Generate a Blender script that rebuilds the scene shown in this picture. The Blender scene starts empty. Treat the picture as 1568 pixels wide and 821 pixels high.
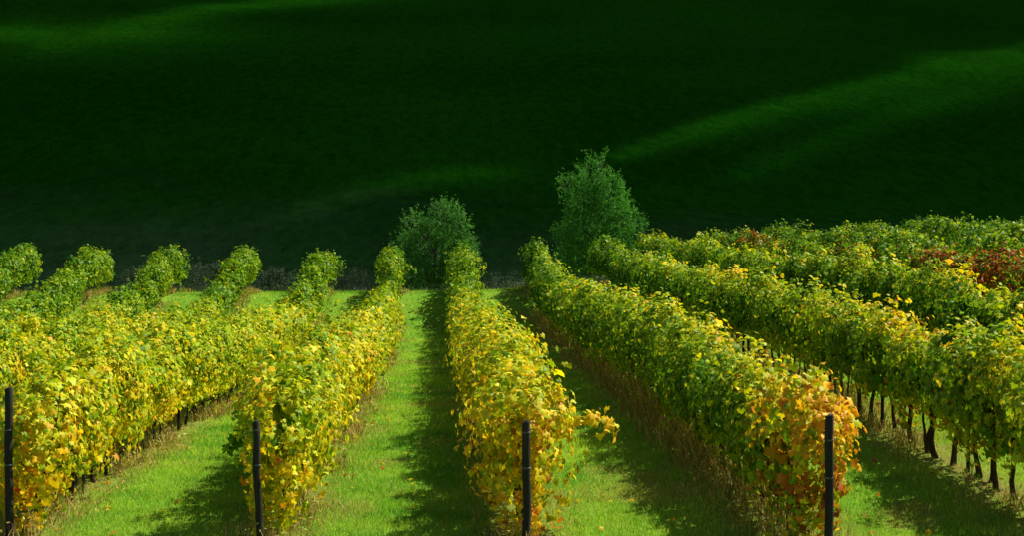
import bpy, math
import numpy as np
from mathutils import Vector

R = math.radians
sc = bpy.context.scene
COL = sc.collection
rng = np.random.default_rng(11)

# ------------------------------------------------------------------ camera
F = 2400.0 / 1568.0                      # focal length / picture width
cam = bpy.data.cameras.new('camera')
cam.sensor_width = 36.0
cam.lens = 36.0 * F
cam.clip_start = 0.1
cam.clip_end = 5000
co = bpy.data.objects.new('camera', cam)
co.location = (0, 0, 0)
co.rotation_euler = (R(90 - 2.52), 0, R(-2.67))
COL.objects.link(co)
sc.camera = co

# ------------------------------------------------------------------ light
SUN_AZ, SUN_EL = 62.0, 51.0
SD = np.array([math.sin(R(SUN_AZ)) * math.cos(R(SUN_EL)), math.cos(R(SUN_AZ)) * math.cos(R(SUN_EL)), math.sin(R(SUN_EL))])
w = bpy.data.worlds.new('World')
sc.world = w
w.use_nodes = True
nt = w.node_tree
nt.nodes.clear()
sky = nt.nodes.new('ShaderNodeTexSky')
sky.sky_type = 'NISHITA'
sky.sun_disc = False
sky.sun_elevation = R(SUN_EL)
sky.sun_rotation = R(SUN_AZ)
bg = nt.nodes.new('ShaderNodeBackground')
bg.inputs[1].default_value = 0.05
ow = nt.nodes.new('ShaderNodeOutputWorld')
nt.links.new(sky.outputs[0], bg.inputs[0])
nt.links.new(bg.outputs[0], ow.inputs[0])
sl = bpy.data.lights.new('sun', 'SUN')
sl.energy = 5.0
sl.angle = R(0.5)
sl.color = (1.0, 0.93, 0.74)
so = bpy.data.objects.new('sun', sl)
so.rotation_euler = (R(90 - SUN_EL), 0, R(180 - SUN_AZ))
COL.objects.link(so)

sc.render.engine = 'CYCLES'
sc.view_settings.view_transform = 'Standard'
sc.view_settings.look = 'None'
sc.view_settings.gamma = 1
sc.view_settings.exposure = 0.8
cy = sc.cycles
cy.max_bounces = 6
cy.diffuse_bounces = 3
cy.glossy_bounces = 2
cy.transmission_bounces = 4
cy.transparent_max_bounces = 8
cy.use_denoising = True
try:
    cy.denoiser = 'OPENIMAGEDENOISE'
    cy.denoising_input_passes = 'RGB_ALBEDO_NORMAL'
except Exception:
    pass

# ------------------------------------------------------------------ noise
def _h(ix, iy, seed):
    n = (ix * 374761393 + iy * 668265263 + seed * 1274126177) & 0x7fffffff
    n = ((n ^ (n >> 13)) * 1103515245) & 0x7fffffff
    return ((n ^ (n >> 16)) & 0xffff) / 65535.0

def noise(x, y=0.0, seed=0):
    x, y = np.broadcast_arrays(np.asarray(x, float), np.asarray(y, float))
    ix = np.floor(x).astype(np.int64); iy = np.floor(y).astype(np.int64)
    fx = x - ix; fy = y - iy
    fx = fx * fx * (3 - 2 * fx); fy = fy * fy * (3 - 2 * fy)
    a = _h(ix, iy, seed); b = _h(ix + 1, iy, seed); c = _h(ix, iy + 1, seed); d = _h(ix + 1, iy + 1, seed)
    return (a * (1 - fx) + b * fx) * (1 - fy) + (c * (1 - fx) + d * fx) * fy

def fbm(x, y=0.0, seed=0, o=3):
    s = 0; a = 0.5; t = 0
    for k in range(o):
        s = s + a * noise(np.asarray(x) * 2 ** k, np.asarray(y) * 2 ** k, seed + 7 * k); t += a; a *= 0.5
    return s / t

def sstep(a, b, x):
    t = np.clip((x - a) / (b - a), 0, 1)
    return t * t * (3 - 2 * t)

# ------------------------------------------------------------------ terrain
# depth below the lens, by lateral offset X and by distance Y (2400 / pixels per metre)
SK = np.array([28, 30, 33, 36, 38.2, 40.2, 46, 53, 62, 80, 100, 120, 140, 170.])
TX = [-60, -25, -5, -2, 1, 4, 7, 10, 13, 16, 19, 22, 30, 60]
TH = [
 [6.2, 5.5, 4.6, 3.95, 3.85, 4.65, 5.5, 5.3, 4.9, 4.4, 4.05, 3.9, 3.9, 3.9],
 [6.2, 5.5, 4.6, 3.95, 3.85, 4.65, 5.5, 5.3, 4.9, 4.4, 4.05, 3.9, 3.9, 3.9],
 [6.2, 5.5, 4.6, 3.95, 3.85, 4.65, 5.4, 5.2, 4.85, 4.35, 4.05, 3.9, 3.9, 3.9],
 [6.2, 5.5, 4.6, 3.92, 3.8, 5.0, 5.1, 5.0, 4.8, 4.3, 4.05, 3.95, 3.85, 3.8],
 [6.2, 5.5, 4.6, 3.92, 3.8, 5.0, 5.1, 5.0, 4.75, 4.3, 4.05, 3.95, 3.85, 3.8],
 [5.9, 5.2, 4.3, 3.85, 3.75, 4.5, 4.45, 4.3, 4.05, 3.8, 3.75, 3.75, 3.85, 3.8],
 [5.2, 4.6, 3.95, 3.65, 3.65, 3.8, 3.8, 3.75, 3.65, 3.55, 3.6, 3.6, 3.65, 3.7],
 [4.5, 3.85, 3.7, 3.6, 3.55, 3.5, 3.45, 3.35, 3.25, 3.3, 3.4, 3.5, 3.6, 3.7],
 [4.3, 3.6, 3.5, 3.45, 3.45, 3.4, 3.35, 3.28, 3.2, 3.15, 3.2, 3.3, 3.4, 3.6],
 [4.1, 3.4, 3.25, 3.15, 3.1, 3.05, 3.0, 2.92, 2.85, 2.9, 3.0, 3.1, 3.2, 3.4],
 [3.9, 3.2, 3.05, 2.95, 2.9, 2.75, 2.65, 2.6, 2.6, 2.7, 2.8, 2.9, 3.0, 3.2],
 [3.7, 3.0, 2.9, 2.8, 2.75, 2.6, 2.5, 2.45, 2.4, 2.5, 2.6, 2.7, 2.8, 3.0],
 [3.4, 2.7, 2.6, 2.5, 2.4, 2.3, 2.2, 2.1, 2.1, 2.2, 2.3, 2.4, 2.5, 2.8],
 [2.5, 2.0, 1.8, 1.7, 1.6, 1.5, 1.4, 1.3, 1.3, 1.4, 1.5, 1.6, 1.8, 2.0]]
GX = np.arange(-60, 60.01, 0.5); GY = np.arange(0, 110.01, 0.5)
_t = np.array([np.interp(GY, (2400 / SK)[::-1], np.array(r)[::-1]) for r in TH])
_t = np.array([np.interp(GX, TX, _t[:, j]) for j in range(len(GY))]).T
def _smooth(a, sig, ax):
    n = int(3 * sig) + 1
    k = np.exp(-0.5 * (np.arange(-n, n + 1) / sig) ** 2); k /= k.sum()
    pad = [(0, 0), (0, 0)]; pad[ax] = (n, n)
    return np.apply_along_axis(lambda v: np.convolve(v, k, 'valid'), ax, np.pad(a, pad, mode='edge'))
TAB = _smooth(_smooth(_t, 1.3, 1), 2.5, 0)

def near_z(x, y):
    fx = np.clip((x - GX[0]) / 0.5, 0, len(GX) - 1.001); fy = np.clip((y - GY[0]) / 0.5, 0, len(GY) - 1.001)
    i = fx.astype(int); j = fy.astype(int); a = fx - i; b = fy - j
    h = TAB[i, j] * (1 - a) * (1 - b) + TAB[i + 1, j] * a * (1 - b) + TAB[i, j + 1] * (1 - a) * b + TAB[i + 1, j + 1] * a * b
    return -h

def hill_z(x, y):
    yy = y - 0.10 * x
    u = np.clip(yy - 108, 0, None)
    z = -7.4 + 0.235 * u * u / (u + 60.0)
    k = sstep(0, 80, u)
    z += k * 5.0 * (fbm(x / 95.0 + 3, y / 60.0 + 9, 5, 2) - 0.5)
    return z

def terrain(x, y):
    x = np.asarray(x, float); y = np.asarray(y, float)
    x, y = np.broadcast_arrays(x, y)
    w_ = sstep(79, 97, y)
    z = near_z(x, y) * (1 - w_) + hill_z(x, y) * w_
    z = z + 0.05 * (fbm(x / 1.3, y / 1.3, 21, 3) - 0.5)
    return z

# ------------------------------------------------------------------ mesh tools
def tag(o, label=None, cat=None, group=None, kind=None):
    if label: o['label'] = label
    if cat: o['category'] = cat
    if group: o['group'] = group
    if kind: o['kind'] = kind
    return o

def np_mesh(name, V, Fc, mat, colors=None, parent=None, smooth=False):
    """V (n,3), Fc (m,k) faces of equal size or list of such arrays; colors (m,3) one per face"""
    if not isinstance(Fc, list): Fc = [Fc]
    me = bpy.data.meshes.new(name)
    nf = sum(len(f) for f in Fc)
    loops = np.concatenate([f.ravel() for f in Fc]).astype(np.int32)
    sizes = np.concatenate([np.full(len(f), f.shape[1]) for f in Fc]).astype(np.int32)
    starts = np.concatenate([[0], np.cumsum(sizes)[:-1]]).astype(np.int32)
    me.vertices.add(len(V)); me.vertices.foreach_set('co', np.ascontiguousarray(V, dtype=np.float32).ravel())
    me.loops.add(len(loops)); me.loops.foreach_set('vertex_index', loops)
    me.polygons.add(nf); me.polygons.foreach_set('loop_start', starts)
    if smooth: me.polygons.foreach_set('use_smooth', np.ones(nf, bool))
    if colors is not None:
        at = me.attributes.new('tint', 'FLOAT_COLOR', 'FACE')
        c4 = np.ones((nf, 4), np.float32); c4[:, :3] = colors
        at.data.foreach_set('color', c4.ravel())
    me.update(calc_edges=True)
    me.validate()
    me.materials.append(mat)
    o = bpy.data.objects.new(name, me)
    COL.objects.link(o)
    if parent: o.parent = parent
    return o

def empty(name, loc):
    o = bpy.data.objects.new(name, None)
    o.empty_display_size = 0.3
    o.location = loc
    COL.objects.link(o)
    return o

def nrm(a):
    return a / (np.linalg.norm(a, axis=-1, keepdims=True) + 1e-9)

def tube(pts, rad, n=8, cap=True):
    pts = np.asarray(pts, float); m = len(pts); rad = np.broadcast_to(rad, (m,))
    tan = nrm(np.gradient(pts, axis=0))
    ref = np.array([1., 0, 0]) if abs(tan[0][0]) < 0.8 else np.array([0, 1., 0])
    V = []
    for i in range(m):
        a = nrm(np.cross(tan[i], ref)); b = np.cross(tan[i], a)
        th = np.arange(n) * 2 * math.pi / n
        V.append(pts[i] + rad[i] * (np.cos(th)[:, None] * a + np.sin(th)[:, None] * b))
    V = np.concatenate(V)
    Fq = []
    for i in range(m - 1):
        for k in range(n):
            Fq.append([i * n + k, i * n + (k + 1) % n, (i + 1) * n + (k + 1) % n, (i + 1) * n + k])
    Fq = np.array(Fq)
    tr = []
    if cap:
        c0 = len(V); V = np.vstack([V, pts[0], pts[-1]])
        for k in range(n):
            tr.append([c0, (k + 1) % n, k]); tr.append([c0 + 1, (m - 1) * n + k, (m - 1) * n + (k + 1) % n])
    return V, Fq, np.array(tr).reshape(-1, 3)

def join_tubes(ts):
    V = []; Q = []; T = []; o = 0
    for v, q, t in ts:
        V.append(v); Q.append(q + o)
        if len(t): T.append(t + o)
        o += len(v)
    return np.concatenate(V), [np.concatenate(Q)] + ([np.concatenate(T)] if T else [])

# ------------------------------------------------------------------ materials
def mat_new(name):
    m = bpy.data.materials.new(name); m.use_nodes = True
    n = m.node_tree.nodes; n.clear()
    return m, n, m.node_tree.links

def leaf_material(name, trans=0.4, rough=0.45, spec=0.35, tint_t=(1.25, 1.1, 0.5)):
    m, n, l = mat_new(name)
    at = n.new('ShaderNodeAttribute'); at.attribute_name = 'tint'
    ns = n.new('ShaderNodeTexNoise'); ns.inputs['Scale'].default_value = 30; ns.inputs['Detail'].default_value = 3
    tc = n.new('ShaderNodeTexCoord'); l.new(tc.outputs['Object'], ns.inputs['Vector'])
    mr = n.new('ShaderNodeMapRange'); mr.inputs[3].default_value = 0.72; mr.inputs[4].default_value = 1.28
    l.new(ns.outputs[0], mr.inputs[0])
    mu = n.new('ShaderNodeVectorMath'); mu.operation = 'SCALE'
    l.new(at.outputs['Color'], mu.inputs[0]); l.new(mr.outputs[0], mu.inputs['Scale'])
    p = n.new('ShaderNodeBsdfPrincipled')
    p.inputs['Roughness'].default_value = rough
    p.inputs['Specular IOR Level'].default_value = spec
    l.new(mu.outputs[0], p.inputs['Base Color'])
    tm = n.new('ShaderNodeVectorMath'); tm.operation = 'MULTIPLY'
    tm.inputs[1].default_value = tint_t
    l.new(mu.outputs[0], tm.inputs[0])
    tr = n.new('ShaderNodeBsdfTranslucent'); l.new(tm.outputs[0], tr.inputs[0])
    mx = n.new('ShaderNodeMixShader'); mx.inputs[0].default_value = trans
    l.new(p.outputs[0], mx.inputs[1]); l.new(tr.outputs[0], mx.inputs[2])
    o = n.new('ShaderNodeOutputMaterial'); l.new(mx.outputs[0], o.inputs[0])
    return m

def noise_material(name, stops, scale, rough=0.9, bump=0.0, stretch=(1, 1, 1), spec=0.2, detail=6, bscale=None):
    m, n, l = mat_new(name)
    tc = n.new('ShaderNodeTexCoord'); mp = n.new('ShaderNodeMapping'); mp.inputs['Scale'].default_value = stretch
    l.new(tc.outputs['Object'], mp.inputs[0])
    ns = n.new('ShaderNodeTexNoise'); ns.inputs['Scale'].default_value = scale; ns.inputs['Detail'].default_value = detail
    ns.inputs['Roughness'].default_value = 0.65
    l.new(mp.outputs[0], ns.inputs['Vector'])
    cr = n.new('ShaderNodeValToRGB')
    e = cr.color_ramp.elements
    while len(e) < len(stops): e.new(0.5)
    for k, (pp, c) in enumerate(stops):
        e[k].position = pp; e[k].color = (*c, 1)
    l.new(ns.outputs[0], cr.inputs[0])
    p = n.new('ShaderNodeBsdfPrincipled'); p.inputs['Roughness'].default_value = rough
    p.inputs['Specular IOR Level'].default_value = spec
    l.new(cr.outputs[0], p.inputs['Base Color'])
    if bump:
        nb = n.new('ShaderNodeTexNoise'); nb.inputs['Scale'].default_value = bscale or scale * 3; nb.inputs['Detail'].default_value = 4
        l.new(mp.outputs[0], nb.inputs['Vector'])
        b = n.new('ShaderNodeBump'); b.inputs['Strength'].default_value = bump; b.inputs['Distance'].default_value = 0.02
        l.new(nb.outputs[0], b.inputs['Height']); l.new(b.outputs[0], p.inputs['Normal'])
    o = n.new('ShaderNodeOutputMaterial'); l.new(p.outputs[0], o.inputs[0])
    return m

M_LEAF = leaf_material('vine_leaf', 0.36, 0.5, 0.13)
M_TREE = leaf_material('tree_leaf', 0.35, 0.6, 0.15, (1.0, 1.1, 0.7))
M_GRASS = leaf_material('grass_blade', 0.35, 0.6, 0.15, (1.1, 1.15, 0.5))
M_DRY = leaf_material('dry_stalk', 0.25, 0.8, 0.1, (1.1, 1.0, 0.7))
M_BARK = noise_material('vine_bark', [(0.3, (0.02, 0.013, 0.008)), (0.6, (0.06, 0.04, 0.025)), (0.8, (0.12, 0.085, 0.06))], 14, 0.95, 0.8, (1, 1, 0.25))
M_POST = noise_material('weathered_wood', [(0.25, (0.012, 0.011, 0.010)), (0.55, (0.028, 0.026, 0.024)), (0.85, (0.07, 0.062, 0.055))], 22, 0.85, 0.9, (1, 1, 0.07))
M_WIRE = noise_material('galvanised_wire', [(0.3, (0.10, 0.10, 0.10)), (0.7, (0.22, 0.21, 0.20))], 20, 0.45, 0)
M_TBARK = noise_material('tree_bark', [(0.3, (0.03, 0.028, 0.022)), (0.7, (0.11, 0.10, 0.085))], 8, 0.95, 0.6)

def ground_material():
    m, n, l = mat_new('meadow_turf')
    tc = n.new('ShaderNodeTexCoord')
    def tex(scale, detail=5, rough=0.6):
        t = n.new('ShaderNodeTexNoise'); t.inputs['Scale'].default_value = scale; t.inputs['Detail'].default_value = detail
        t.inputs['Roughness'].default_value = rough; l.new(tc.outputs['Object'], t.inputs['Vector']); return t
    a = tex(22, 8, 0.75)
    cr = n.new('ShaderNodeValToRGB'); e = cr.color_ramp.elements
    e[0].position = 0.3; e[0].color = (0.030, 0.16, 0.006, 1)
    e[1].position = 0.72; e[1].color = (0.29, 0.46, 0.035, 1)
    l.new(a.outputs[0], cr.inputs[0])
    b = tex(1.1, 4)
    cb = n.new('ShaderNodeValToRGB'); e = cb.color_ramp.elements
    e[0].position = 0.35; e[0].color = (0.75, 0.95, 0.8, 1); e[1].position = 0.7; e[1].color = (1.25, 1.02, 1.1, 1)
    l.new(b.outputs[0], cb.inputs[0])
    mm = n.new('ShaderNodeMix'); mm.data_type = 'RGBA'; mm.blend_type = 'MULTIPLY'; mm.inputs[0].default_value = 1
    l.new(cr.outputs[0], mm.inputs[6]); l.new(cb.outputs[0], mm.inputs[7])
    at = n.new('ShaderNodeAttribute'); at.attribute_name = 'dry'
    c = tex(9, 6)
    ml = n.new('ShaderNodeMath'); ml.operation = 'MULTIPLY'
    mr = n.new('ShaderNodeMapRange'); mr.inputs[1].default_value = 0.3; mr.inputs[2].default_value = 0.6
    l.new(c.outputs[0], mr.inputs[0]); l.new(at.outputs['Fac'], ml.inputs[0]); l.new(mr.outputs[0], ml.inputs[1])
    mx = n.new('ShaderNodeMix'); mx.data_type = 'RGBA'
    l.new(ml.outputs[0], mx.inputs[0]); l.new(mm.outputs[2], mx.inputs[6]); mx.inputs[7].default_value = (0.22, 0.15, 0.05, 1)
    p = n.new('ShaderNodeBsdfPrincipled'); p.inputs['Roughness'].default_value = 0.95; p.inputs['Specular IOR Level'].default_value = 0.1
    l.new(mx.outputs[2], p.inputs['Base Color'])
    nb = tex(35, 5, 0.8)
    bp = n.new('ShaderNodeBump'); bp.inputs['Strength'].default_value = 0.8; bp.inputs['Distance'].default_value = 0.05
    l.new(nb.outputs[0], bp.inputs['Height']); l.new(bp.outputs[0], p.inputs['Normal'])
    o = n.new('ShaderNodeOutputMaterial'); l.new(p.outputs[0], o.inputs[0])
    return m

def hill_material():
    m, n, l = mat_new('hillside_turf')
    tc = n.new('ShaderNodeTexCoord')
    def tex(scale, detail=5, rough=0.6, st=(1, 1, 1)):
        mp = n.new('ShaderNodeMapping'); mp.inputs['Scale'].default_value = st; l.new(tc.outputs['Object'], mp.inputs[0])
        t = n.new('ShaderNodeTexNoise'); t.inputs['Scale'].default_value = scale; t.inputs['Detail'].default_value = detail
        t.inputs['Roughness'].default_value = rough; l.new(mp.outputs[0], t.inputs['Vector']); return t
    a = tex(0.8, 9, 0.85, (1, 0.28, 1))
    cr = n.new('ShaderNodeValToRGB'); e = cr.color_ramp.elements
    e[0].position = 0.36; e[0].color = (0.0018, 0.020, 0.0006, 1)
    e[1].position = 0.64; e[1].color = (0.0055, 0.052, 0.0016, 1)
    l.new(a.outputs[0], cr.inputs[0])
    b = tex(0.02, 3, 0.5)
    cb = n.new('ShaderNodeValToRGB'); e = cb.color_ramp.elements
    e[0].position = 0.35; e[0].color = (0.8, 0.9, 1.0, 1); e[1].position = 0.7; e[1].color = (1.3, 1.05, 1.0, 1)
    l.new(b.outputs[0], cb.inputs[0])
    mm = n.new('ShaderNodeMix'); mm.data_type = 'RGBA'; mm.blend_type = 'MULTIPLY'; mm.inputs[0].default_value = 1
    l.new(cr.outputs[0], mm.inputs[6]); l.new(cb.outputs[0], mm.inputs[7])
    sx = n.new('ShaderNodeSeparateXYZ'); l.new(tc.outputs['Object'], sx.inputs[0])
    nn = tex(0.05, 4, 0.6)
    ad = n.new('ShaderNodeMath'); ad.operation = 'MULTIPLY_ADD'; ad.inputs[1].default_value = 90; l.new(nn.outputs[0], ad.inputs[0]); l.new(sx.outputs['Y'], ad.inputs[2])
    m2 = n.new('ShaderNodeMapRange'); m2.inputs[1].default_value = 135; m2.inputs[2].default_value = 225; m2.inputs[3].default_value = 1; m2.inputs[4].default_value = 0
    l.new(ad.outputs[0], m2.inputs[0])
    c2 = n.new('ShaderNodeValToRGB'); e = c2.color_ramp.elements  # grey-teal haze of the lower hill put into its base colour
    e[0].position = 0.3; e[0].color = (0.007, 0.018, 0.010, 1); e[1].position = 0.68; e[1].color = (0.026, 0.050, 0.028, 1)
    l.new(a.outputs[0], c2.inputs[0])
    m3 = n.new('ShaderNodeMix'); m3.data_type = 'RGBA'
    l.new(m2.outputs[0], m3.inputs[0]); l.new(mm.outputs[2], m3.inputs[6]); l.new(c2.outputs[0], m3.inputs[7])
    p = n.new('ShaderNodeBsdfPrincipled'); p.inputs['Roughness'].default_value = 1; p.inputs['Specular IOR Level'].default_value = 0.0
    l.new(m3.outputs[2], p.inputs['Base Color'])
    nb = tex(1.8, 6, 0.85, (1, 0.35, 1))
    bp = n.new('ShaderNodeBump'); bp.inputs['Strength'].default_value = 0.8; bp.inputs['Distance'].default_value = 0.6
    l.new(nb.outputs[0], bp.inputs['Height']); l.new(bp.outputs[0], p.inputs['Normal'])
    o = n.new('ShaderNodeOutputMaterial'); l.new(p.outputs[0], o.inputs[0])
    return m

# ------------------------------------------------------------------ ground and hill
ROWX = [-17.03, -14.03, -11.03, -8.0, -4.85, -1.9, 0.97, 3.97, 6.97, 9.97, 12.97, 15.97, 18.97, 21.97]
RX = np.array(ROWX)

def row_dist(x):
    x = np.asarray(x, float)
    i = np.argmin(np.abs(x[..., None] - RX), axis=-1)
    return x - RX[i], i

def grid_sheet(name, xs, ys, mat, dry=False):
    X, Y = np.meshgrid(xs, ys); Z = terrain(X, Y)
    V = np.stack([X, Y, Z], -1).reshape(-1, 3)
    nx, ny = len(xs), len(ys)
    i = np.arange(nx - 1)[None, :] + nx * np.arange(ny - 1)[:, None]
    i = i.ravel()
    o = np_mesh(name, V, np.stack([i, i + 1, i + nx + 1, i + nx], -1), mat, smooth=True)
    if dry:
        d, _ = row_dist(X)
        v = np.clip(1.0 - np.abs(d) / 0.55 + 0.9 * (fbm(X / 0.9, Y / 1.6, 33, 3) - 0.5), 0, 1)
        v = np.maximum(v * sstep(62, 55, Y), sstep(68, 76, Y) * 0.9)
        at = o.data.attributes.new('dry', 'FLOAT', 'POINT'); at.data.foreach_set('value', v.ravel().astype(np.float32))
    return o

xs = np.concatenate([np.arange(-160, -30, 5), np.arange(-30, 32, 0.2), np.arange(32, 165, 5)])
ys = np.concatenate([[-60, -30, -10], np.arange(0, 90.01, 0.25)])
g = grid_sheet('ground', xs, ys, ground_material(), dry=True); tag(g, kind='structure')
xs = np.concatenate([np.arange(-700, -160, 15), np.arange(-160, 260, 3.0), np.arange(260, 701, 15)])
ys = np.concatenate([np.arange(90, 200, 1.5), np.arange(200, 500, 4), np.arange(500, 1001, 20)])
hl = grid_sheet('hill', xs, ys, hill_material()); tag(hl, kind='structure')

# ------------------------------------------------------------------ cloud put in out of view to darken the hill, leaving light bands
# light bands shaped into its cover: polylines on the hillside (X, Y), half width (m) on the lower / upper side, light let through
BANDS = [
 ([(21.0, 199.1, 1.5, 0.7), (29.4, 214.7, 4.7, 0.8), (41.8, 233.6, 7.5, 1.1), (55.9, 252.9, 12.1, 2.0), (71.5, 271.3, 13.2, 2.8), (89.1, 291.5, 13.7, 3.4), (112.6, 323.2, 20.3, 9.8), (141.8, 362.8, 27.0, 4.5)], 0.66),
 ([(36.0, 191.8, 2.2, 1.5), (45.8, 207.0, 2.9, 2.3), (60.1, 227.9, 4.0, 2.7), (77.5, 253.3, 5.7, 3.4), (95.8, 274.7, 6.0, 3.9), (118.2, 302.2, 8.3, 8.6)], 0.26),
 ([(-90.6, 312.3, 27.9, 18.4), (-80.3, 321.4, 32.9, 16.1), (-68.6, 327.6, 21.2, 9.9), (-58.6, 347.7, 8.7, 5.8), (-48.5, 379.3, 10.7, 9.0), (-35.7, 411.0, 14.7, 9.4), (-13.5, 457.5, 19.6, 11.4)], 0.66),
 ([(-15.6, 149.7, 0.7, 0.7), (-12.4, 164.4, 2.0, 1.8), (-6.9, 180.8, 4.7, 2.5), (0.6, 188.5, 6.5, 3.7), (9.5, 192.6, 5.0, 3.1)], 0.32),
]
#BANDS_HERE
def seg_field(x, y, pts):
    best = np.full(x.shape, 1e9); side = np.zeros(x.shape); wid = np.zeros(x.shape); tt = np.zeros(x.shape)
    n = len(pts) - 1
    for k in range(n):
        ax, ay, lo, up = pts[k][:4]; bx, by, lo2, up2 = pts[k + 1][:4]
        dx, dy = bx - ax, by - ay
        t = np.clip(((x - ax) * dx + (y - ay) * dy) / (dx * dx + dy * dy), 0, 1)
        px, py = ax + t * dx, ay + t * dy
        d = np.hypot(x - px, y - py)
        s_ = np.sign(dx * (y - ay) - dy * (x - ax))
        w_ = np.where(s_ > 0, up + (up2 - up) * t, lo + (lo2 - lo) * t)
        q = d / w_
        b = q < best
        best = np.where(b, q, best); tt = np.where(b, (k + t) / n, tt)
    return best, tt

def hill_light(x, y):
    L = np.interp(y, [72, 78, 100, 115, 170, 260], [0.20, 0.75, 0.75, 0.30, 0.15, 0.13]) * (0.6 + 0.8 * fbm(x / 30.0, y / 30.0, 72, 3))
    for pts, amp in BANDS:
        q, t = seg_field(x, y, pts)
        e = sstep(-0.05, 0.06, t) * (1 - sstep(0.9, 1.0, t)) if len(pts) > 2 else 1
        mod = 0.45 + 1.1 * fbm(x / 9.0, y / 12.0, 71, 4)
        L = L + amp * np.exp(-q * q * 1.2) * mod * (0.35 + 0.65 * e)
    return np.clip(L, 0, 1)

def shade_cloud_material():
    m, n, l = mat_new('shade_cloud_cover')
    at = n.new('ShaderNodeAttribute'); at.attribute_name = 'cover'
    d0 = n.new('ShaderNodeBsdfDiffuse'); d0.inputs[0].default_value = (0.85, 0.85, 0.86, 1)
    d1 = n.new('ShaderNodeBsdfTranslucent'); d1.inputs[0].default_value = (0.85, 0.85, 0.86, 1)
    d = n.new('ShaderNodeMixShader'); d.inputs[0].default_value = 0.15
    l.new(d0.outputs[0], d.inputs[1]); l.new(d1.outputs[0], d.inputs[2])
    t = n.new('ShaderNodeBsdfTransparent')
    mx = n.new('ShaderNodeMixShader')
    l.new(at.outputs['Fac'], mx.inputs[0]); l.new(t.outputs[0], mx.inputs[1]); l.new(d.outputs[0], mx.inputs[2])
    o = n.new('ShaderNodeOutputMaterial'); l.new(mx.outputs[0], o.inputs[0])
    return m

def build_shade_cloud():
    alt = 250.0
    xs = np.concatenate([np.arange(-420, -160, 10), np.arange(-160, 260, 3.0), np.arange(260, 520, 10)])
    ys = np.concatenate([np.arange(70.5, 80, 0.75), np.arange(80, 520, 3.0), np.arange(520, 800, 10)])
    X, Y = np.meshgrid(xs, ys)
    Y0 = Y + np.where(Y < 80, 1.5 * (fbm(X / 9, 0, 61, 2) - 0.5), 0)
    Y0 = Y0 + 8.5 * sstep(3.5, 8.5, X) * (1 - sstep(80, 115, Y))
    Z = terrain(X, Y0)
    L = hill_light(X, Y0)
    dens = 1 - np.sqrt(L)
    def layer(z):
        t = (z - Z) / SD[2]
        return np.stack([X + SD[0] * t, Y0 + SD[1] * t, np.broadcast_to(z, X.shape)], -1)
    lo = layer(alt + 3 * fbm(X / 40, Y / 40, 81, 3))
    hi = layer(alt + 12 + 14 * fbm(X / 45, Y / 45, 83, 3))
    nx, ny = len(xs), len(ys)
    V = np.concatenate([lo.reshape(-1, 3), hi.reshape(-1, 3)]); off = nx * ny
    i = (np.arange(nx - 1)[None, :] + nx * np.arange(ny - 1)[:, None]).ravel()
    q = np.stack([i, i + 1, i + nx + 1, i + nx], -1)
    rim = np.concatenate([np.arange(nx), np.arange(1, ny) * nx + nx - 1, (ny - 1) * nx + np.arange(nx - 2, -1, -1), np.arange(ny - 2, 0, -1) * nx])
    r2 = np.roll(rim, -1)
    side = np.stack([rim, r2, r2 + off, rim + off], -1)
    o = np_mesh('added_shade_cloud', V, np.concatenate([q[:, ::-1], q + off, side]), shade_cloud_material(), smooth=True)
    dd = np.concatenate([dens.ravel(), dens.ravel()])
    at = o.data.attributes.new('cover', 'FLOAT', 'POINT'); at.data.foreach_set('value', dd.astype(np.float32))
    tag(o, kind='structure')
build_shade_cloud()

# ------------------------------------------------------------------ leaves
def leaf_templates():
    # x across, y towards the tip, z out of the blade: a lobed vine leaf, cupped
    a = np.radians([270, 232, 200, 172, 148, 122, 90, 58, 32, 8, -20, -52])
    r = np.array([0.12, 0.50, 0.36, 0.52, 0.33, 0.42, 0.60, 0.42, 0.33, 0.52, 0.36, 0.50])
    P = np.stack([r * np.cos(a), r * np.sin(a), -0.55 * r * r + 0.10 * np.abs(np.cos(a)) * r], -1)
    V0 = np.vstack([[0, 0, 0.04], P]); n = len(P)
    T0 = np.array([[0, 1 + (k + 1) % n, 1 + k] for k in range(n)])
    V1 = np.array([[0, -0.3, 0], [0.5, -0.05, -0.14], [0.27, 0.28, -0.03], [0, 0.58, -0.22], [-0.27, 0.28, -0.03], [-0.5, -0.05, -0.14], [0, 0.1, 0.06]])
    T1 = np.array([[6, 0, 1], [6, 1, 2], [6, 2, 3], [6, 3, 4], [6, 4, 5], [6, 5, 0]])
    V2 = np.array([[0, -0.42, 0], [0.46, 0.05, -0.12], [0, 0.5, -0.05], [-0.46, 0.05, -0.12]])
    T2 = np.array([[0, 1, 2], [0, 2, 3]])
    return (V0, T0), (V1, T1), (V2, T2)
TPL = leaf_templates()
WILLOW = (np.array([[0, -0.5, 0], [0.2, 0, -0.05], [0, 0.5, -0.1], [-0.2, 0, -0.05]]), np.array([[0, 1, 2], [0, 2, 3]]))

def scatter(P, N, T, S, tpl):
    """place a template at P with normal N, tip direction T and size S"""
    V, Tr = tpl
    N = nrm(N); T = nrm(T - N * np.sum(T * N, -1, keepdims=True)); B = np.cross(T, N)
    fr = np.stack([B, T, N], 1)                       # rows are axes
    W = np.einsum('vk,nkj->nvj', V, fr) * S[:, None, None] + P[:, None, :]
    idx = Tr[None] + (np.arange(len(P)) * len(V))[:, None, None]
    return W.reshape(-1, 3), idx.reshape(-1, 3), len(Tr)

def merge(parts):
    V = []; Fc = []; C = []; o = 0
    for v, f, c in parts:
        V.append(v); Fc.append(f + o); C.append(c); o += len(v)
    return np.concatenate(V), np.concatenate(Fc), np.concatenate(C)

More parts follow.
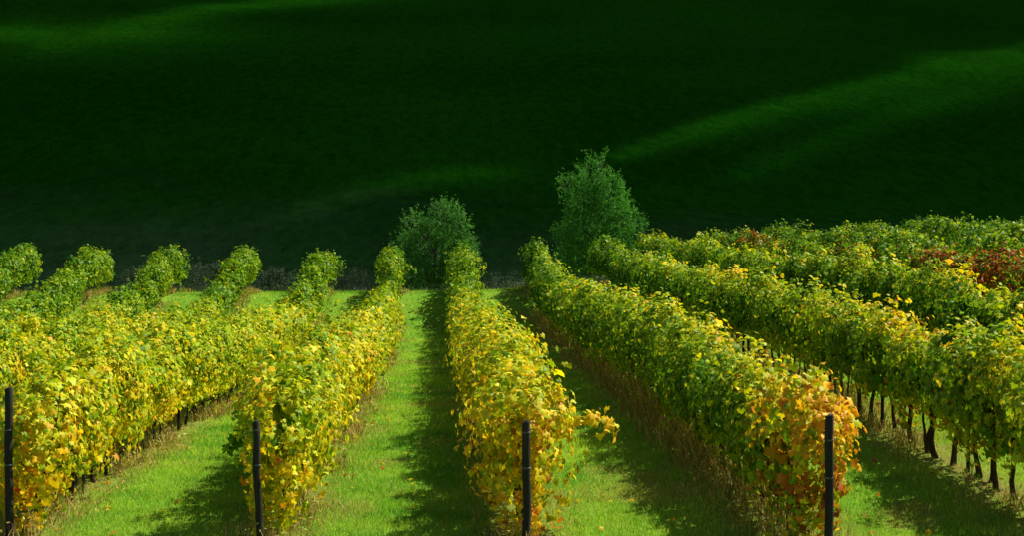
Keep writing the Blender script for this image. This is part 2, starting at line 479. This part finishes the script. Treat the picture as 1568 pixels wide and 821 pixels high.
RAMP_X = np.array([0, 0.22, 0.42, 0.58, 0.74, 0.86, 0.95, 1.05])
RAMP_C = np.array([[.022, .085, .004], [.075, .21, .006], [.22, .36, .008], [.50, .52, .011], [.74, .52, .013], [.62, .27, .018], [.42, .10, .014], [.22, .045, .012]])
def autumn(a):
    return np.stack([np.interp(a, RAMP_X, RAMP_C[:, k]) for k in range(3)], -1)

def row_a(i, x0, X, Y, zrel):
    """leaf hue, from turning plus painted sun and shade: 0 green .. 0.7 gold .. 1 red"""
    s = 2400 / Y
    base = np.interp(s, [36, 43.5, 47, 60, 90, 120, 150], [0.36, 0.40, 0.54, 0.565, 0.58, 0.585, 0.61])
    if x0 > 9: base = np.interp(s, [30, 60, 90, 130], [0.43, 0.46, 0.52, 0.56])
    elif x0 > 6: base = np.interp(s, [34, 45, 60, 100, 140], [0.33, 0.44, 0.53, 0.60, 0.64])
    elif x0 > 3: base = np.interp(s, [36, 43, 50, 80, 130, 150], [0.33, 0.42, 0.52, 0.55, 0.60, 0.68])
    if x0 > 3: base = base - 0.20 * sstep(0.30, -0.30, X - x0)  # shade of the left face painted in as darker green leaves
    a = base + 0.34 * (fbm(Y / 0.9 + i * 17, zrel * 1.6, 40 + i, 3) - 0.5) + 0.07 * (0.9 - zrel) * (0.4 if x0 > 9 else 1)
    a = a + (0.11 * sstep(1.2, 1.65, zrel) if 3 < x0 < 12 else 0) - 0.025 + rng.normal(0, 0.105, len(Y))  # sunlit row tops painted yellower on the nearer right-hand rows
    if 6 < x0 < 9: a = a + 0.30 * sstep(1.0, 0.45, zrel) * (rng.random(len(Y)) < 0.45)
    if abs(x0 - 0.97) < 0.1: a = a + 0.06 * sstep(22, 18, Y)
    odd = rng.random(len(Y))
    a = np.where(odd < 0.02, a + 0.22, a)
    if x0 > 12 and x0 < 14:                      # the rusty stretches on the right
        Ys = 2400 / np.array([38, 50, 60, 68.])
        for yc, ww in zip(Ys, [4.5, 2.2, 2.4, 3.2]):
            m = np.exp(-((Y - yc) / ww) ** 2) * (zrel > 0.7) * (1.0 if yc < 38 else 0.6)
            a = np.where(rng.random(len(Y)) < m * 0.62, 1.01 + rng.normal(0, 0.06, len(Y)), a)
    if 3 < x0 < 5:                               # the flaming end of this row
        m = sstep(18.9, 17.2, Y) * (0.22 + 1.25 * (fbm(Y * 2.2, zrel * 3.0, 77, 2))) * np.interp(zrel, [0.2, 0.55, 0.9, 1.6, 1.9], [0.5, 1, 0.8, 0.85, 0.3])
        a = np.where(rng.random(len(Y)) < m * 0.70, 0.80 + 0.16 * sstep(1.1, 0.5, zrel) + rng.normal(0, 0.05, len(Y)), a)
    return np.clip(a, 0.02, 1.04)

END0 = {-4.85: 18.3, -1.9: 18.1, 0.97: 17.7, 3.97: 16.7, 6.97: 14.6, 9.97: 14.6, 12.97: 22, 15.97: 30, 18.97: 34, 21.97: 40,
        -8.0: 20, -11.03: 27, -14.03: 34, -17.03: 41}
END1 = {-17.03: 66.6, -14.03: 66.9, -11.03: 67.2, -8.0: 67.0, -4.85: 66.6, -1.9: 66.4, 0.97: 67, 3.97: 66.8, 6.97: 69.0, 9.97: 77, 12.97: 77,
        15.97: 76, 18.97: 74, 21.97: 72}

LABELS = {
 -17.03: 'vine row at the far left edge, only its green leafy far end clearly visible',
 -14.03: 'vine row second from the left, its green end rising beside a grassy gap',
 -11.03: 'vine row third from the left, its broad rounded green end showing above the yellow leaves',
 -8.0: 'vine row fourth from the left, between the broad round end and the slim pointed end',
 -4.85: 'long yellow vine row starting at the tall post by the left edge of the vineyard',
 -1.9: 'yellow vine row left of the central sunlit aisle, with a leaning post at its end',
 0.97: 'gold and orange vine row in the middle with one long shoot hanging out sideways',
 3.97: 'vine row with fiery orange and red leaves at its near end, brown weeds beneath it',
 6.97: 'vine row right of the orange ended one, yellow on top with dark bare trunks below',
 9.97: 'green vine row on the right, in front of the row with rust red patches',
 12.97: 'vine row on the right with rust red leaf patches along its face',
 15.97: 'green vine row directly behind the rust patched row on the right slope',
 18.97: 'green vine row second from the skyline at the upper right of the vineyard',
 21.97: 'short stretch of green vine row, hindmost on the right against the dark hill'}

def trunk_mesh(seed):
    r = np.random.default_rng(seed)
    h = 0.86
    z = np.linspace(-0.06, h, 7)
    px = np.cumsum(r.normal(0, 0.018, 7)); py = np.cumsum(r.normal(0, 0.02, 7))
    pts = np.stack([px - px[0], py - py[0], z], -1)
    rad = np.array([.042, .036, .030, .028, .027, .030, .032]) * r.uniform(0.8, 1.15)
    ts = [tube(pts, rad, 7)]
    e = pts[-1]
    for sgn in (-1, 1):
        q = np.array([e, e + [0, sgn * .12, .05], e + [r.normal(0, .02), sgn * .30, .08], e + [r.normal(0, .03), sgn * .5, .07]])
        ts.append(tube(q, [.022, .018, .014, .011], 6))
    for k in range(3):
        b = e + np.array([0, r.uniform(-.4, .4), .07]); t = np.array([r.normal(0, .12), r.normal(0, .06), 0.7])
        ts.append(tube([b, b + t * .5 + [r.normal(0, .03), 0, 0], b + t], [.007, .005, .003], 4))
    return join_tubes(ts)

TRUNKS = []
for sd in range(5):
    V, Fc = trunk_mesh(100 + sd)
    me_o = np_mesh('trunk', V, Fc, M_BARK, smooth=True)
    TRUNKS.append(me_o.data); bpy.data.objects.remove(me_o)

def lod(Y):
    return 0 if Y < 27 else (1 if Y < 42 else 2)

def canopy(i, x0, y0, y1):
    parts = []
    edges = [y0] + [e for e in (27, 42) if y0 < e < y1] + [y1]
    for a_, b_ in zip(edges[:-1], edges[1:]):
        L = lod((a_ + b_) / 2)
        per = (1200, 820, 560)[L]
        size = (0.086, 0.096, 0.116)[L]
        n = int((b_ - a_) * per)
        # clumps of leaves plus loose leaves
        nc = max(4, int((b_ - a_) * 26))
        cyy = rng.uniform(a_, b_, nc); cth = rng.uniform(-0.55, math.pi + 0.55, nc); cr = 1 + rng.normal(0.0, 0.17, nc)
        pick = rng.integers(0, nc, n)
        cl = rng.random(n) < 0.70
        y = np.where(cl, cyy[pick] + rng.normal(0, 0.13, n), rng.uniform(a_, b_, n))
        th = np.where(cl, cth[pick] + rng.normal(0, 0.26, n), rng.uniform(-0.9, math.pi + 0.9, n))
        rr = np.where(cl, cr[pick] + rng.normal(0, 0.09, n), 1 - np.abs(rng.normal(0, 0.28, n)))
        if a_ == y0:                                 # leaves close the near end of the row
            ee = rng.random(n) < 0.06
            y = np.where(ee, y0 + rng.normal(-0.02, 0.10, n), y)
            rr = np.where(ee, np.sqrt(rng.random(n)) * 1.35, rr)
            th = np.where(ee, rng.uniform(-math.pi, math.pi, n), th)
        y = np.clip(y, y0 - 0.25, y1 + 0.15)
        top = 1.74 + 0.60 * (fbm(y / 0.8, i * 3.3, 50, 3) - 0.5) + 0.25 * (fbm(y / 4.0, i * 5.1, 51, 2) - 0.5)
        bot = 0.47 + 0.5 * (fbm(y / 0.7, i * 2.1, 52, 3) - 0.5)
        if 6 < x0 < 11: bot = bot - 0.13
        if -6 < x0 < 5: bot = bot - 0.22 * sstep(26, 19, y) - 0.14
        hw = 0.47 + 0.66 * (fbm(y / 0.75, i * 7.7 + np.sign(np.cos(th)) * 9.3, 53, 3) - 0.5)
        # every vine bulges by itself, with a dip between neighbours and now and then a weak one
        vy = y / 0.95 + i * 0.37; vi = np.floor(vy); vf = vy - vi
        vr = noise(vi, i * 5.0 + 0.0, 57); vr2 = noise(vi, i * 5.0, 58); vr3 = noise(vi, i * 5.0, 59)
        bulge = np.sin(math.pi * np.clip(vf, 0, 1)) ** 0.5
        weak = np.where(vr3 > 0.93, 0.72, 1.0)
        top = top + (0.34 * (vr - 0.5) - 0.14 * (1 - bulge)) + np.where(vr3 > 0.93, -0.22, 0)
        hw = hw * (0.82 + 0.36 * vr2) * (0.80 + 0.20 * bulge) * weak
        hc = (top + bot) / 2; hh = (top - bot) / 2
        # close the ends
        e = np.minimum(y - y0, y1 - y)
        endk = np.sqrt(np.clip(0.35 + e / 0.5, 0.35, 1))
        c, s_ = np.cos(th), np.sin(th)
        lx = hw * np.sign(c) * np.abs(c) ** 0.8 * rr * endk
        lz = hc + hh * np.sign(s_) * np.abs(s_) ** 0.75 * rr * (0.8 + 0.2 * endk)
        lx = lx * np.interp(lz, [0.4, 0.9, 1.4, 1.8], [0.75, 0.95, 1.05, 0.8])
        keep = (fbm(y * 1.7, th * 1.3 + i * 11, 54, 2) > 0.30)
        y, lx, lz, th, rr = y[keep], lx[keep], lz[keep], th[keep], rr[keep]; n = len(y)
        X = x0 + 0.10 * (fbm(y / 5, i * 1.7, 55, 2) - 0.5) + lx
        Z = terrain(X * 0 + x0, y) + lz
        out = np.stack([np.cos(th) * 0.9, 0 * y, np.sin(th) * 0.8 + 0.15], -1)
        endf = np.where(y < y0 + 0.3, -0.9, np.where(y > y1 - 0.3, 0.9, 0.0))
        out[:, 1] += endf
        N = nrm(out) + rng.normal(0, 0.42, (n, 3))
        T = np.array([0, 0, -1.0]) + rng.normal(0, 0.45, (n, 3)) + 0.3 * out
        S = size * rng.lognormal(0, 0.26, n)
        v, f, k = scatter(np.stack([X, y, Z], -1), N, T, S, TPL[L])
        col = autumn(row_a(i, x0, X, y, lz)) * rng.lognormal(0, 0.16, (n, 1))
        parts.append((v, f, np.repeat(col, k, 0)))
        # larger leaves added inside the row to block light leaking through
        m2 = int((b_ - a_) * 210)
        iy = rng.uniform(a_ + (0.35 if a_ == y0 else 0), b_, m2)
        iz = rng.uniform(0.62 if x0 > 6 else 0.48, 1.50, m2)
        ix = x0 + rng.normal(0, 0.12, m2)
        v, f, k = scatter(np.stack([ix, iy, terrain(x0 + 0 * iy, iy) + iz], -1), rng.normal(0, 0.45, (m2, 3)) + np.array([1.0, 0, 0.2]) * np.sign(rng.normal(0, 1, m2))[:, None],
                          rng.normal(0, 0.4, (m2, 3)) + [0, 0, -1], 0.17 * rng.lognormal(0, 0.2, m2), TPL[1])
        col = autumn(np.clip(row_a(i, x0, ix, iy, iz) - 0.06, 0, 1)) * rng.lognormal(0, 0.16, (m2, 1))
        parts.append((v, f, np.repeat(col, k, 0)))
        # free shoots that stick out of the top and the sides
        ns = int((b_ - a_) * 5.0)
        sy = rng.uniform(a_, b_, ns); sx = rng.normal(0, 0.22, ns)
        dirs = np.stack([rng.normal(0, 0.55, ns), rng.normal(0, 0.5, ns), rng.uniform(0.35, 1, ns)], -1)
        ln = rng.uniform(0.12, 0.58, ns) ** 1.0
        m = 7
        t = np.linspace(0, 1, m)[None, :, None]
        tp = 1.66 + 0.42 * (fbm(sy / 0.8, i * 3.3, 50, 3) - 0.5) + 0.25 * (fbm(sy / 4.0, i * 5.1, 51, 2) - 0.5)
        b0 = np.stack([x0 + sx, sy, terrain(x0 + 0 * sy, sy) + tp - 0.25 * np.abs(sx)], -1)[:, None, :]
        pp = b0 + dirs[:, None, :] * ln[:, None, None] * t + np.array([0, 0, -0.25]) * (t ** 2) * ln[:, None, None]
        pp = (pp + rng.normal(0, 0.03, pp.shape)).reshape(-1, 3); n = len(pp)
        zr = pp[:, 2] - terrain(x0 + 0 * pp[:, 1], pp[:, 1])
        v, f, k = scatter(pp, rng.normal(0, 0.7, (n, 3)) + [0.2, 0, 0.5], rng.normal(0, 0.6, (n, 3)) + [0, 0, -0.7], size * 0.8 * rng.lognormal(0, 0.25, n), TPL[L])
        col = autumn(np.clip(row_a(i, x0, pp[:, 0], pp[:, 1], zr) - 0.03, 0, 1)) * rng.lognormal(0, 0.15, (n, 1))
        parts.append((v, f, np.repeat(col, k, 0)))
    return parts

def shoot(pts, nl, a, size=0.105):
    """one long cane hanging out of the row: leaves along a polyline"""
    pts = np.asarray(pts, float)
    t = rng.uniform(0, len(pts) - 1, nl); k = np.minimum(t.astype(int), len(pts) - 2); fr = (t - k)[:, None]
    P = pts[k] * (1 - fr) + pts[k + 1] * fr + rng.normal(0, 0.045, (nl, 3))
    v, f, kk = scatter(P, rng.normal(0, 0.5, (nl, 3)) + [0.3, -0.4, 0.6], rng.normal(0, 0.5, (nl, 3)) + [0, 0, -0.8], size * rng.lognormal(0, 0.2, nl), TPL[0])
    col = autumn(np.clip(a + rng.normal(0, 0.08, nl), 0, 1)) * rng.lognormal(0, 0.15, (nl, 1))
    return v, f, np.repeat(col, kk, 0)

for i, x0 in enumerate(ROWX):
    y0, y1 = END0[x0], END1[x0]
    zb = float(terrain(x0, y0))
    root = empty('vine_row', (x0, y0, zb))
    tag(root, LABELS[x0], 'vine row', 'parallel rows of grape vines in the vineyard')
    parts = canopy(i, x0, y0, y1)
    if abs(x0 - 0.97) < .01:
        zg = float(terrain(1.4, 18.2))
        parts.append(shoot([[1.25, 18.3, zg + 1.12], [1.5, 18.25, zg + 1.16], [1.75, 18.2, zg + 1.30], [1.95, 18.2, zg + 1.27], [2.06, 18.2, zg + 1.12]], 70, 0.66))
    if abs(x0 + 1.9) < .01:
        zg = float(terrain(-2.2, 18.3))
        parts.append(shoot([[-2.05, 18.3, zg + 1.2], [-2.3, 18.25, zg + 1.15], [-2.42, 18.2, zg + 0.98]], 40, 0.25))
        yy = 63.8; zz = float(terrain(-1.9, yy))
        parts.append(shoot([[-1.7, yy, zz + 1.3], [-1.2, yy, zz + 1.15], [-0.95, yy, zz + 0.95]], 40, 0.3, 0.13))
    V, Fc, C = merge(parts)
    fo = np_mesh('foliage', V - np.array([x0, y0, zb]), Fc, M_LEAF, C, root)
    # trunks where the photo can show them
    ymax = {-4.85: 40, -1.9: 46, 0.97: 30, 3.97: 48, 6.97: 50, 9.97: 46, 12.97: 42}.get(x0, 0)
    yy = y0 + 0.75
    while yy < ymax:
        px = x0 + rng.normal(0, 0.03)
        t = bpy.data.objects.new('trunk', TRUNKS[rng.integers(0, 5)])
        COL.objects.link(t); t.parent = root
        t.location = (px - x0, yy - y0, float(terrain(px, yy)) - zb)
        t.rotation_euler = (rng.normal(0, 0.08), rng.normal(0, 0.08), (0 if rng.random() < .5 else math.pi) + rng.normal(0, 0.15))
        k = rng.uniform(0.92, 1.08); kk_ = rng.uniform(.6, 1.15); t.scale = (k * kk_, k * 0.5 * (1 + kk_), k)
        yy += rng.uniform(0.42, 0.80) if x0 < 6 else rng.uniform(0.34, 0.66)
    # trellis wires
    if ymax:
        for hz in (0.85, 1.25):
            ysw = np.arange(y0 + 0.02, y1, 1.5)
            pts = np.stack([0 * ysw, ysw - y0, terrain(x0 + 0 * ysw, ysw) - zb + hz], -1)
            v, q, t3 = tube(pts, 0.0025, 4)
            np_mesh('wire', v, [q, t3], M_WIRE, parent=root)

# ------------------------------------------------------------------ posts
def post(x, y, h, r, lean, label, seed):
    rr = np.random.default_rng(seed)
    zb = float(terrain(x, y))
    root = empty('wooden_post', (x, y, zb))
    tag(root, label, 'post', 'wooden end posts of the vine rows')
    z = np.array([-0.3, 0, h * .3, h * .6, h * .85, h - 0.012, h])
    cx = lean * z; wob = rr.normal(0, 0.006, 7)
    pts = np.stack([cx + wob, 0.4 * lean * z, z], -1)
    V, Q, T = tube(pts, [r * 1.05, r * 1.05, r * 1.02, r, r * .98, r * .97, r * .86], 14)
    V[:, :2] += 0.004 * (rr.random((len(V), 2)) - 0.5)
    np_mesh('post', V, [Q, T], M_POST, parent=root, smooth=False)
    for hz in (0.85, 1.25):
        if hz > h: continue
        ts = []
        for dz in (0, 0.006, 0.012):
            th = np.linspace(0, 2 * math.pi, 15)
            ts.append(tube(np.stack([lean * hz + (r + .003) * np.cos(th), 0.4 * lean * hz + (r + .003) * np.sin(th), hz + dz + 0 * th], -1), 0.0025, 4, False))
        v, f = join_tubes(ts)
        np_mesh('wire_wrap', v, f, M_WIRE, parent=root)

post(-4.91, 18.0, 1.74, 0.046, 0.008, 'tall dark post at the near end of the long yellow row by the left edge', 1)
post(-2.03, 17.75, 1.36, 0.041, -0.035, 'slightly leaning dark post at the end of the row left of the sunlit aisle', 2)
post(0.98, 17.35, 1.38, 0.046, -0.01, 'upright dark post at the end of the middle row with the gold and orange leaves', 3)
post(4.10, 16.25, 1.52, 0.046, 0.006, 'straight dark post beside the fiery orange and red vine leaves on the right', 4)

# ------------------------------------------------------------------ grass, weeds, fallen leaves
BL = (np.array([[-0.5, 0, 0], [0.5, 0, 0], [0.32, 0.55, 0.10], [-0.32, 0.55, 0.10], [0, 1, 0.35]]), np.array([[0, 1, 2], [0, 2, 3], [3, 2, 4]]))
BLF = (np.array([[-0.5, 0, 0], [0.5, 0, 0], [0, 1, 0.25]]), np.array([[0, 1, 2]]))

def blades(P, Hh, W, lean, tpl, col):
    n = len(P)
    az = rng.uniform(0, 2 * math.pi, n)
    up = np.stack([lean * np.cos(az), lean * np.sin(az), np.ones(n)], -1); up = nrm(up)
    az2 = rng.uniform(0, 2 * math.pi, n)
    N = np.stack([np.cos(az2), np.sin(az2), np.zeros(n)], -1)
    N = nrm(N - up * np.sum(N * up, -1, keepdims=True)); B = np.cross(up, N)
    V, Tr = tpl
    Wd = P[:, None, :] + V[None, :, 0, None] * W[:, None, None] * B[:, None, :] + V[None, :, 1, None] * Hh[:, None, None] * up[:, None, :] + V[None, :, 2, None] * Hh[:, None, None] * N[:, None, :]
    idx = Tr[None] + (np.arange(n) * len(V))[:, None, None]
    return Wd.reshape(-1, 3), idx.reshape(-1, 3), np.repeat(col, len(Tr), 0)

def grass_points(n, ya, yb, half):
    y = rng.uniform(ya, yb, n); 
    xl = -0.285 * y - 1; xr = 0.40 * y + 1
    x = rng.uniform(0, 1, n) * (xr - xl) + xl
    return x, y

parts = []
for ya, yb, dens, hh, ww, tpl in ((15.5, 24, 1500, 0.055, 0.007, BL), (24, 38, 650, 0.06, 0.011, BLF), (38, 67, 300, 0.065, 0.018, BLF)):
    area = (yb - ya) * (0.685 * (ya + yb) / 2 + 2)
    n = int(area * dens)
    x, y = grass_points(n, ya, yb, 0)
    d, _ = row_dist(x)
    keep = (rng.random(n) < np.where(np.abs(d) < 0.35, 0.3, 1)) & (x < 11) & (x > -19)
    keep &= ~((y > 30) & (x < -6) & (y < 50))
    x, y = x[keep], y[keep]; n = len(x)
    P = np.stack([x, y, terrain(x, y) - 0.005], -1)
    h = hh * rng.lognormal(0, 0.35, n) * (0.7 + 0.6 * fbm(x / 0.5, y / 0.5, 91, 2))
    t = np.clip(fbm(x / 0.8, y / 0.8, 92, 3) * 1.2 - 0.1 + 0.9 * (fbm(x / 1.9 + 5, y / 3.1, 93, 3) - 0.5) + rng.normal(0, 0.15, n), 0, 1)[:, None]
    col = (1 - t) * np.array([.055, .25, .010]) + t * np.array([.41, .58, .05])
    dryp = np.clip(1.0 - np.abs(row_dist(x)[0]) / 0.75, 0, 1) * sstep(62, 55, y)
    dm = (rng.random(n) < dryp * 0.8 + 0.05)[:, None]
    col = np.where(dm | (rng.random((n, 1)) < 0.7 * sstep(0.58, 0.75, fbm(x / 1.1, y / 2.0, 94, 3))[:, None]), np.array([.40, .33, .11]), col) * rng.lognormal(0, 0.2, (n, 1))
    parts.append(blades(P, h, np.full(n, ww) * rng.uniform(.7, 1.3, n), 0.45, tpl, col))
V, Fc, C = merge(parts)
o = np_mesh('grass', V, Fc, M_GRASS, C)
tag(o, 'short bright green grass growing in the aisles between the vine rows', 'grass', kind='stuff')

parts = []
for i, x0 in enumerate(ROWX):
    y0, y1 = END0[x0], END1[x0]
    L = y1 - y0
    if x0 > 14: continue
    n = int(L * (240 if 3 < x0 < 5 else 210))
    y = rng.uniform(y0 - 0.5, y1 + 0.3, n)
    side = np.where(rng.random(n) < 0.55, -1, 1) if x0 > 3 else np.where(rng.random(n) < 0.65, 1, -1)
    x = x0 + side * np.abs(rng.normal(0.22, 0.22, n)) - (0.06 if 3 < x0 < 5 else 0)
    clump = fbm(x / 0.45, y / 0.6, 95 + i, 3)
    lev = fbm(y / 3.0, i * 9.1, 97, 2)
    hmax = 0.10 + 0.42 * np.clip(clump * 1.5 - 0.35, 0, 1) * (0.5 + 0.9 * lev)
    if 3 < x0 < 5: hmax = hmax * 1.6 * np.interp(y, [17, 22, 45, 60], [1.0, 1.35, 1.2, 0.7])
    hmax *= np.clip(1.25 - np.abs(x - x0) / 0.8, 0.25, 1)
    h = hmax * rng.uniform(0.5, 1.1, n)
    gk = fbm(x / 0.8, y / 1.8, 140 + i, 3) + 0.12 * (3 < x0 < 5) > 0.43
    x, y, h = x[gk], y[gk], h[gk]; n = len(x)
    P = np.stack([x, y, terrain(x, y) - 0.01], -1)
    k = rng.random(n)[:, None]
    col = np.where(k < 0.32, np.array([.44, .30, .09]), np.where(k < 0.48, np.array([.28, .14, .05]), np.where(k < 0.90, np.array([.20, .27, .03]), np.array([.55, .43, .18])))) * rng.lognormal(0, 0.25, (n, 1))
    s = 2400 / y
    parts.append(blades(P, h, np.interp(s, [36, 140], [0.022, 0.010]) * rng.uniform(.6, 1.4, n), 0.35, BL, col))
    # seed heads / small leaves on the stalks
    n2 = n
    j = rng.integers(0, n, n2)
    P2 = P[j] + np.stack([rng.normal(0, .05, n2), rng.normal(0, .05, n2), h[j] * rng.uniform(0.4, 1.0, n2)], -1)
    v, f, kk = scatter(P2, rng.normal(0, 1, (n2, 3)), rng.normal(0, 1, (n2, 3)), np.interp(s[j], [36, 140], [0.06, 0.032]) * rng.lognormal(0, .3, n2), WILLOW)
    parts.append((v, f, np.repeat(col[j] * 1.1, kk, 0)))
V, Fc, C = merge(parts)
o = np_mesh('dry_weeds', V, Fc, M_DRY, C)
tag(o, 'dry tan and brown weeds growing along the feet of the vine rows', 'weeds', kind='stuff')

n = 550
x, y = grass_points(n, 15.5, 45, 0)
k = (x < 9) & (x > -9)
x, y = x[k], y[k]; n = len(x)
P = np.stack([x, y, terrain(x, y) + 0.035], -1)
v, f, kk = scatter(P, rng.normal(0, .4, (n, 3)) + [0, 0, 1], rng.normal(0, 1, (n, 3)), 0.075 * rng.lognormal(0, .2, n), TPL[1])
o = np_mesh('fallen_leaves', v, f, M_LEAF, np.repeat(autumn(rng.uniform(0.55, 1.0, n)), kk, 0))
tag(o, 'yellow and brown fallen vine leaves lying in the grass aisles', 'fallen leaves', kind='stuff')

# ------------------------------------------------------------------ trees and scrub behind the crest
def tree(name, X0, Y0, blobs, n_leaf, size, col_lo, col_hi, label, cat, group, seed, limb=True, mat=None):
    """blobs: (dx, z, rx, rz) in metres, z relative to the lens height"""
    r = np.random.default_rng(seed)
    zb = float(terrain(X0, Y0))
    root = empty(name, (X0, Y0, zb))
    tag(root, label, cat, group)
    B = np.array(blobs, float); B[:, 1] -= zb
    ymid = r.normal(0, 0.25, len(B)) * B[:, 2]
    vol = B[:, 2] ** 2 * B[:, 3]; vol = vol / vol.sum()
    nt = n_leaf // 14
    b = r.choice(len(B), nt, p=vol)
    d = nrm(r.normal(0, 1, (nt, 3)))
    rad = np.stack([B[b, 2], B[b, 2] * 0.9, B[b, 3]], -1)
    cen = np.stack([B[b, 0], ymid[b], B[b, 1]], -1)
    ra = r.uniform(0.25, 0.95, nt)[:, None] ** 0.6
    st = cen + d * rad * ra
    tw = nrm(d + r.normal(0, 0.35, (nt, 3)) + [0, 0, 0.55])
    ln = r.uniform(0.18, 0.85, nt)[:, None] ** 1.2 * (0.5 + size * 3.2)
    q = r.uniform(0, 1, (nt, 14, 1))
    P = st[:, None] + tw[:, None] * ln[:, None] * q + r.normal(0, 0.045, (nt, 14, 3))
    P = P.reshape(-1, 3); n = len(P)
    gap = fbm(P[:, 0] * 1.1 + seed, P[:, 2] * 1.1 + P[:, 1], seed, 3) > 0.43
    P = P[gap & (P[:, 2] > 0.05)]; n = len(P)
    N = r.normal(0, 1, (n, 3)) + [0.1, -0.2, 0.6]; T = r.normal(0, 0.7, (n, 3)) + [0, 0, 0.3]
    v, f, k = scatter(P, N, T, size * r.lognormal(0, .25, n), WILLOW if size < 0.2 else TPL[2])
    t = np.clip(r.normal(0.5, 0.28, n) + 0.8 * (fbm(P[:, 0] * 0.8, P[:, 2] * 0.8 + P[:, 1], seed + 3, 2) - 0.5), 0, 1)[:, None]
    col = (1 - t) * np.array(col_lo) + t * np.array(col_hi)
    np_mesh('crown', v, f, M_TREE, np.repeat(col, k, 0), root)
    ts = []
    hgt = B[:, 1].max()
    if limb:
        tp = np.array([[0, 0, -0.2], [0.03, 0, hgt * .18], [-0.05, 0.05, hgt * .45], [0.05, 0, hgt * .8]])
        np_mesh('trunk', *(lambda a: (a[0], [a[1], a[2]]))(tube(tp, [.17, .14, .10, .03], 8)), M_TBARK, parent=root, smooth=True)
    for k in range(len(B)):
        c = np.array([B[k, 0], ymid[k], B[k, 1]])
        s0 = np.array([0, 0, min(hgt * .15, c[2] * .3)])
        mid = (s0 + c) / 2 + r.normal(0, .15, 3) - [0, 0, 0.1]
        ts.append(tube([s0, mid, c], [.07 if limb else .03, .045 if limb else .02, .015], 6))
        for _ in range(10):
            dd = nrm(r.normal(0, 1, 3) + [0, 0, .5]) * [B[k, 2], B[k, 2], B[k, 3]]
            ts.append(tube([c - [0, 0, .1], c + dd * .5 + r.normal(0, .05, 3), c + dd * .95], [.02, .012, .004], 4))
    V, Fq = join_tubes(ts)
    np_mesh('branches', V, Fq, M_TBARK, parent=root, smooth=True)
    return root

def PX(lst, cx, Y):
    s = 2400.0 / Y
    return [((x - cx) / s, (305 - y) / s, rx / s, ry / s) for x, y, rx, ry in lst]

def world_x(px, Y):
    return (px - 672.0) * Y / 2400.0

TG = 'trees behind the vineyard'
tree('tree', world_x(667, 86), 86.0, PX([(632, 344, 17, 24), (680, 331, 23, 25), (704, 348, 16, 26), (655, 362, 26, 22), (622, 385, 24, 30), (665, 382, 42, 38), (708, 392, 26, 34), (640, 420, 42, 26), (695, 425, 38, 26)], 667, 86),
     52000, 0.105, (.03, .14, .02), (.16, .44, .06), 'shorter rounded bushy tree standing behind the end of the middle vine rows', 'tree', TG, 5)
tree('tree', world_x(918, 88), 88.0, PX([(868, 283, 15, 20), (922, 256, 27, 21), (900, 272, 24, 24), (892, 300, 36, 34), (932, 303, 30, 36), (955, 343, 28, 34), (903, 358, 54, 36), (965, 368, 27, 28), (900, 400, 50, 30), (950, 400, 38, 26)], 918, 88),
     72000, 0.105, (.028, .15, .014), (.14, .45, .045), 'taller cone shaped tree with a pointed ragged crown, right of the rounded one', 'tree', TG, 8)
BG_ = 'grey green bushes in the hollow'
for k, (px, pyt, Y, wd, lab) in enumerate([
        (535, 418, 74, 34, 'pale grey green bush left of the rounded tree, lowest and nearest of the bushes'),
        (775, 428, 82, 40, 'low dim bush in the hollow between the two trees'),
        (425, 412, 82, 30, 'small dim bush behind the gap beside the slim pointed row end'),
        (320, 400, 84, 42, 'wide dim bush behind the broad rounded row end on the left'),
        (215, 412, 80, 30, 'small low bush in the hollow toward the left edge')]):
    X0 = world_x(px, Y)
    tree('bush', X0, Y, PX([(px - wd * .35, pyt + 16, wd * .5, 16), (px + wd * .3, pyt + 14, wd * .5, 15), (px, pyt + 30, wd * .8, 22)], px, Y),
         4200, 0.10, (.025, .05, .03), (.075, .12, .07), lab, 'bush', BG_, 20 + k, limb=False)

n = 90000
y = 68 + 52 * rng.random(n) ** 1.2
x = rng.uniform(-0.33, 0.45, n) * y
cl = fbm(x / 2.2, y / 2.2, 120, 3)
h = 0.12 + 1.0 * np.clip(cl - 0.38, 0, 1) ** 1.0 * 1.6
P = np.stack([x, y, terrain(x, y) - 0.02], -1)
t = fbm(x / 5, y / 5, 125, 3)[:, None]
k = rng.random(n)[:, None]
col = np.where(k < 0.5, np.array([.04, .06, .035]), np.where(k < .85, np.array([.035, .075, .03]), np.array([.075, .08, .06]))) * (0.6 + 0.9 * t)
j = rng.random(n) < 0.5
a = blades(P, h * rng.uniform(.4, 1.1, n), np.full(n, 0.035), 0.4, BLF, col)
P2 = P + np.stack([rng.normal(0, .12, n), rng.normal(0, .12, n), h * rng.uniform(.3, 1.05, n)], -1)
v, f, kk = scatter(P2, rng.normal(0, 1, (n, 3)), rng.normal(0, 1, (n, 3)), 0.10 * rng.lognormal(0, .3, n), WILLOW)
V, Fc, C = merge([a, (v, f, np.repeat(col * 1.2, kk, 0))])
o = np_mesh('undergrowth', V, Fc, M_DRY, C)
tag(o, 'grey brown scrub and weeds filling the shaded hollow behind the vineyard', 'undergrowth', kind='stuff')
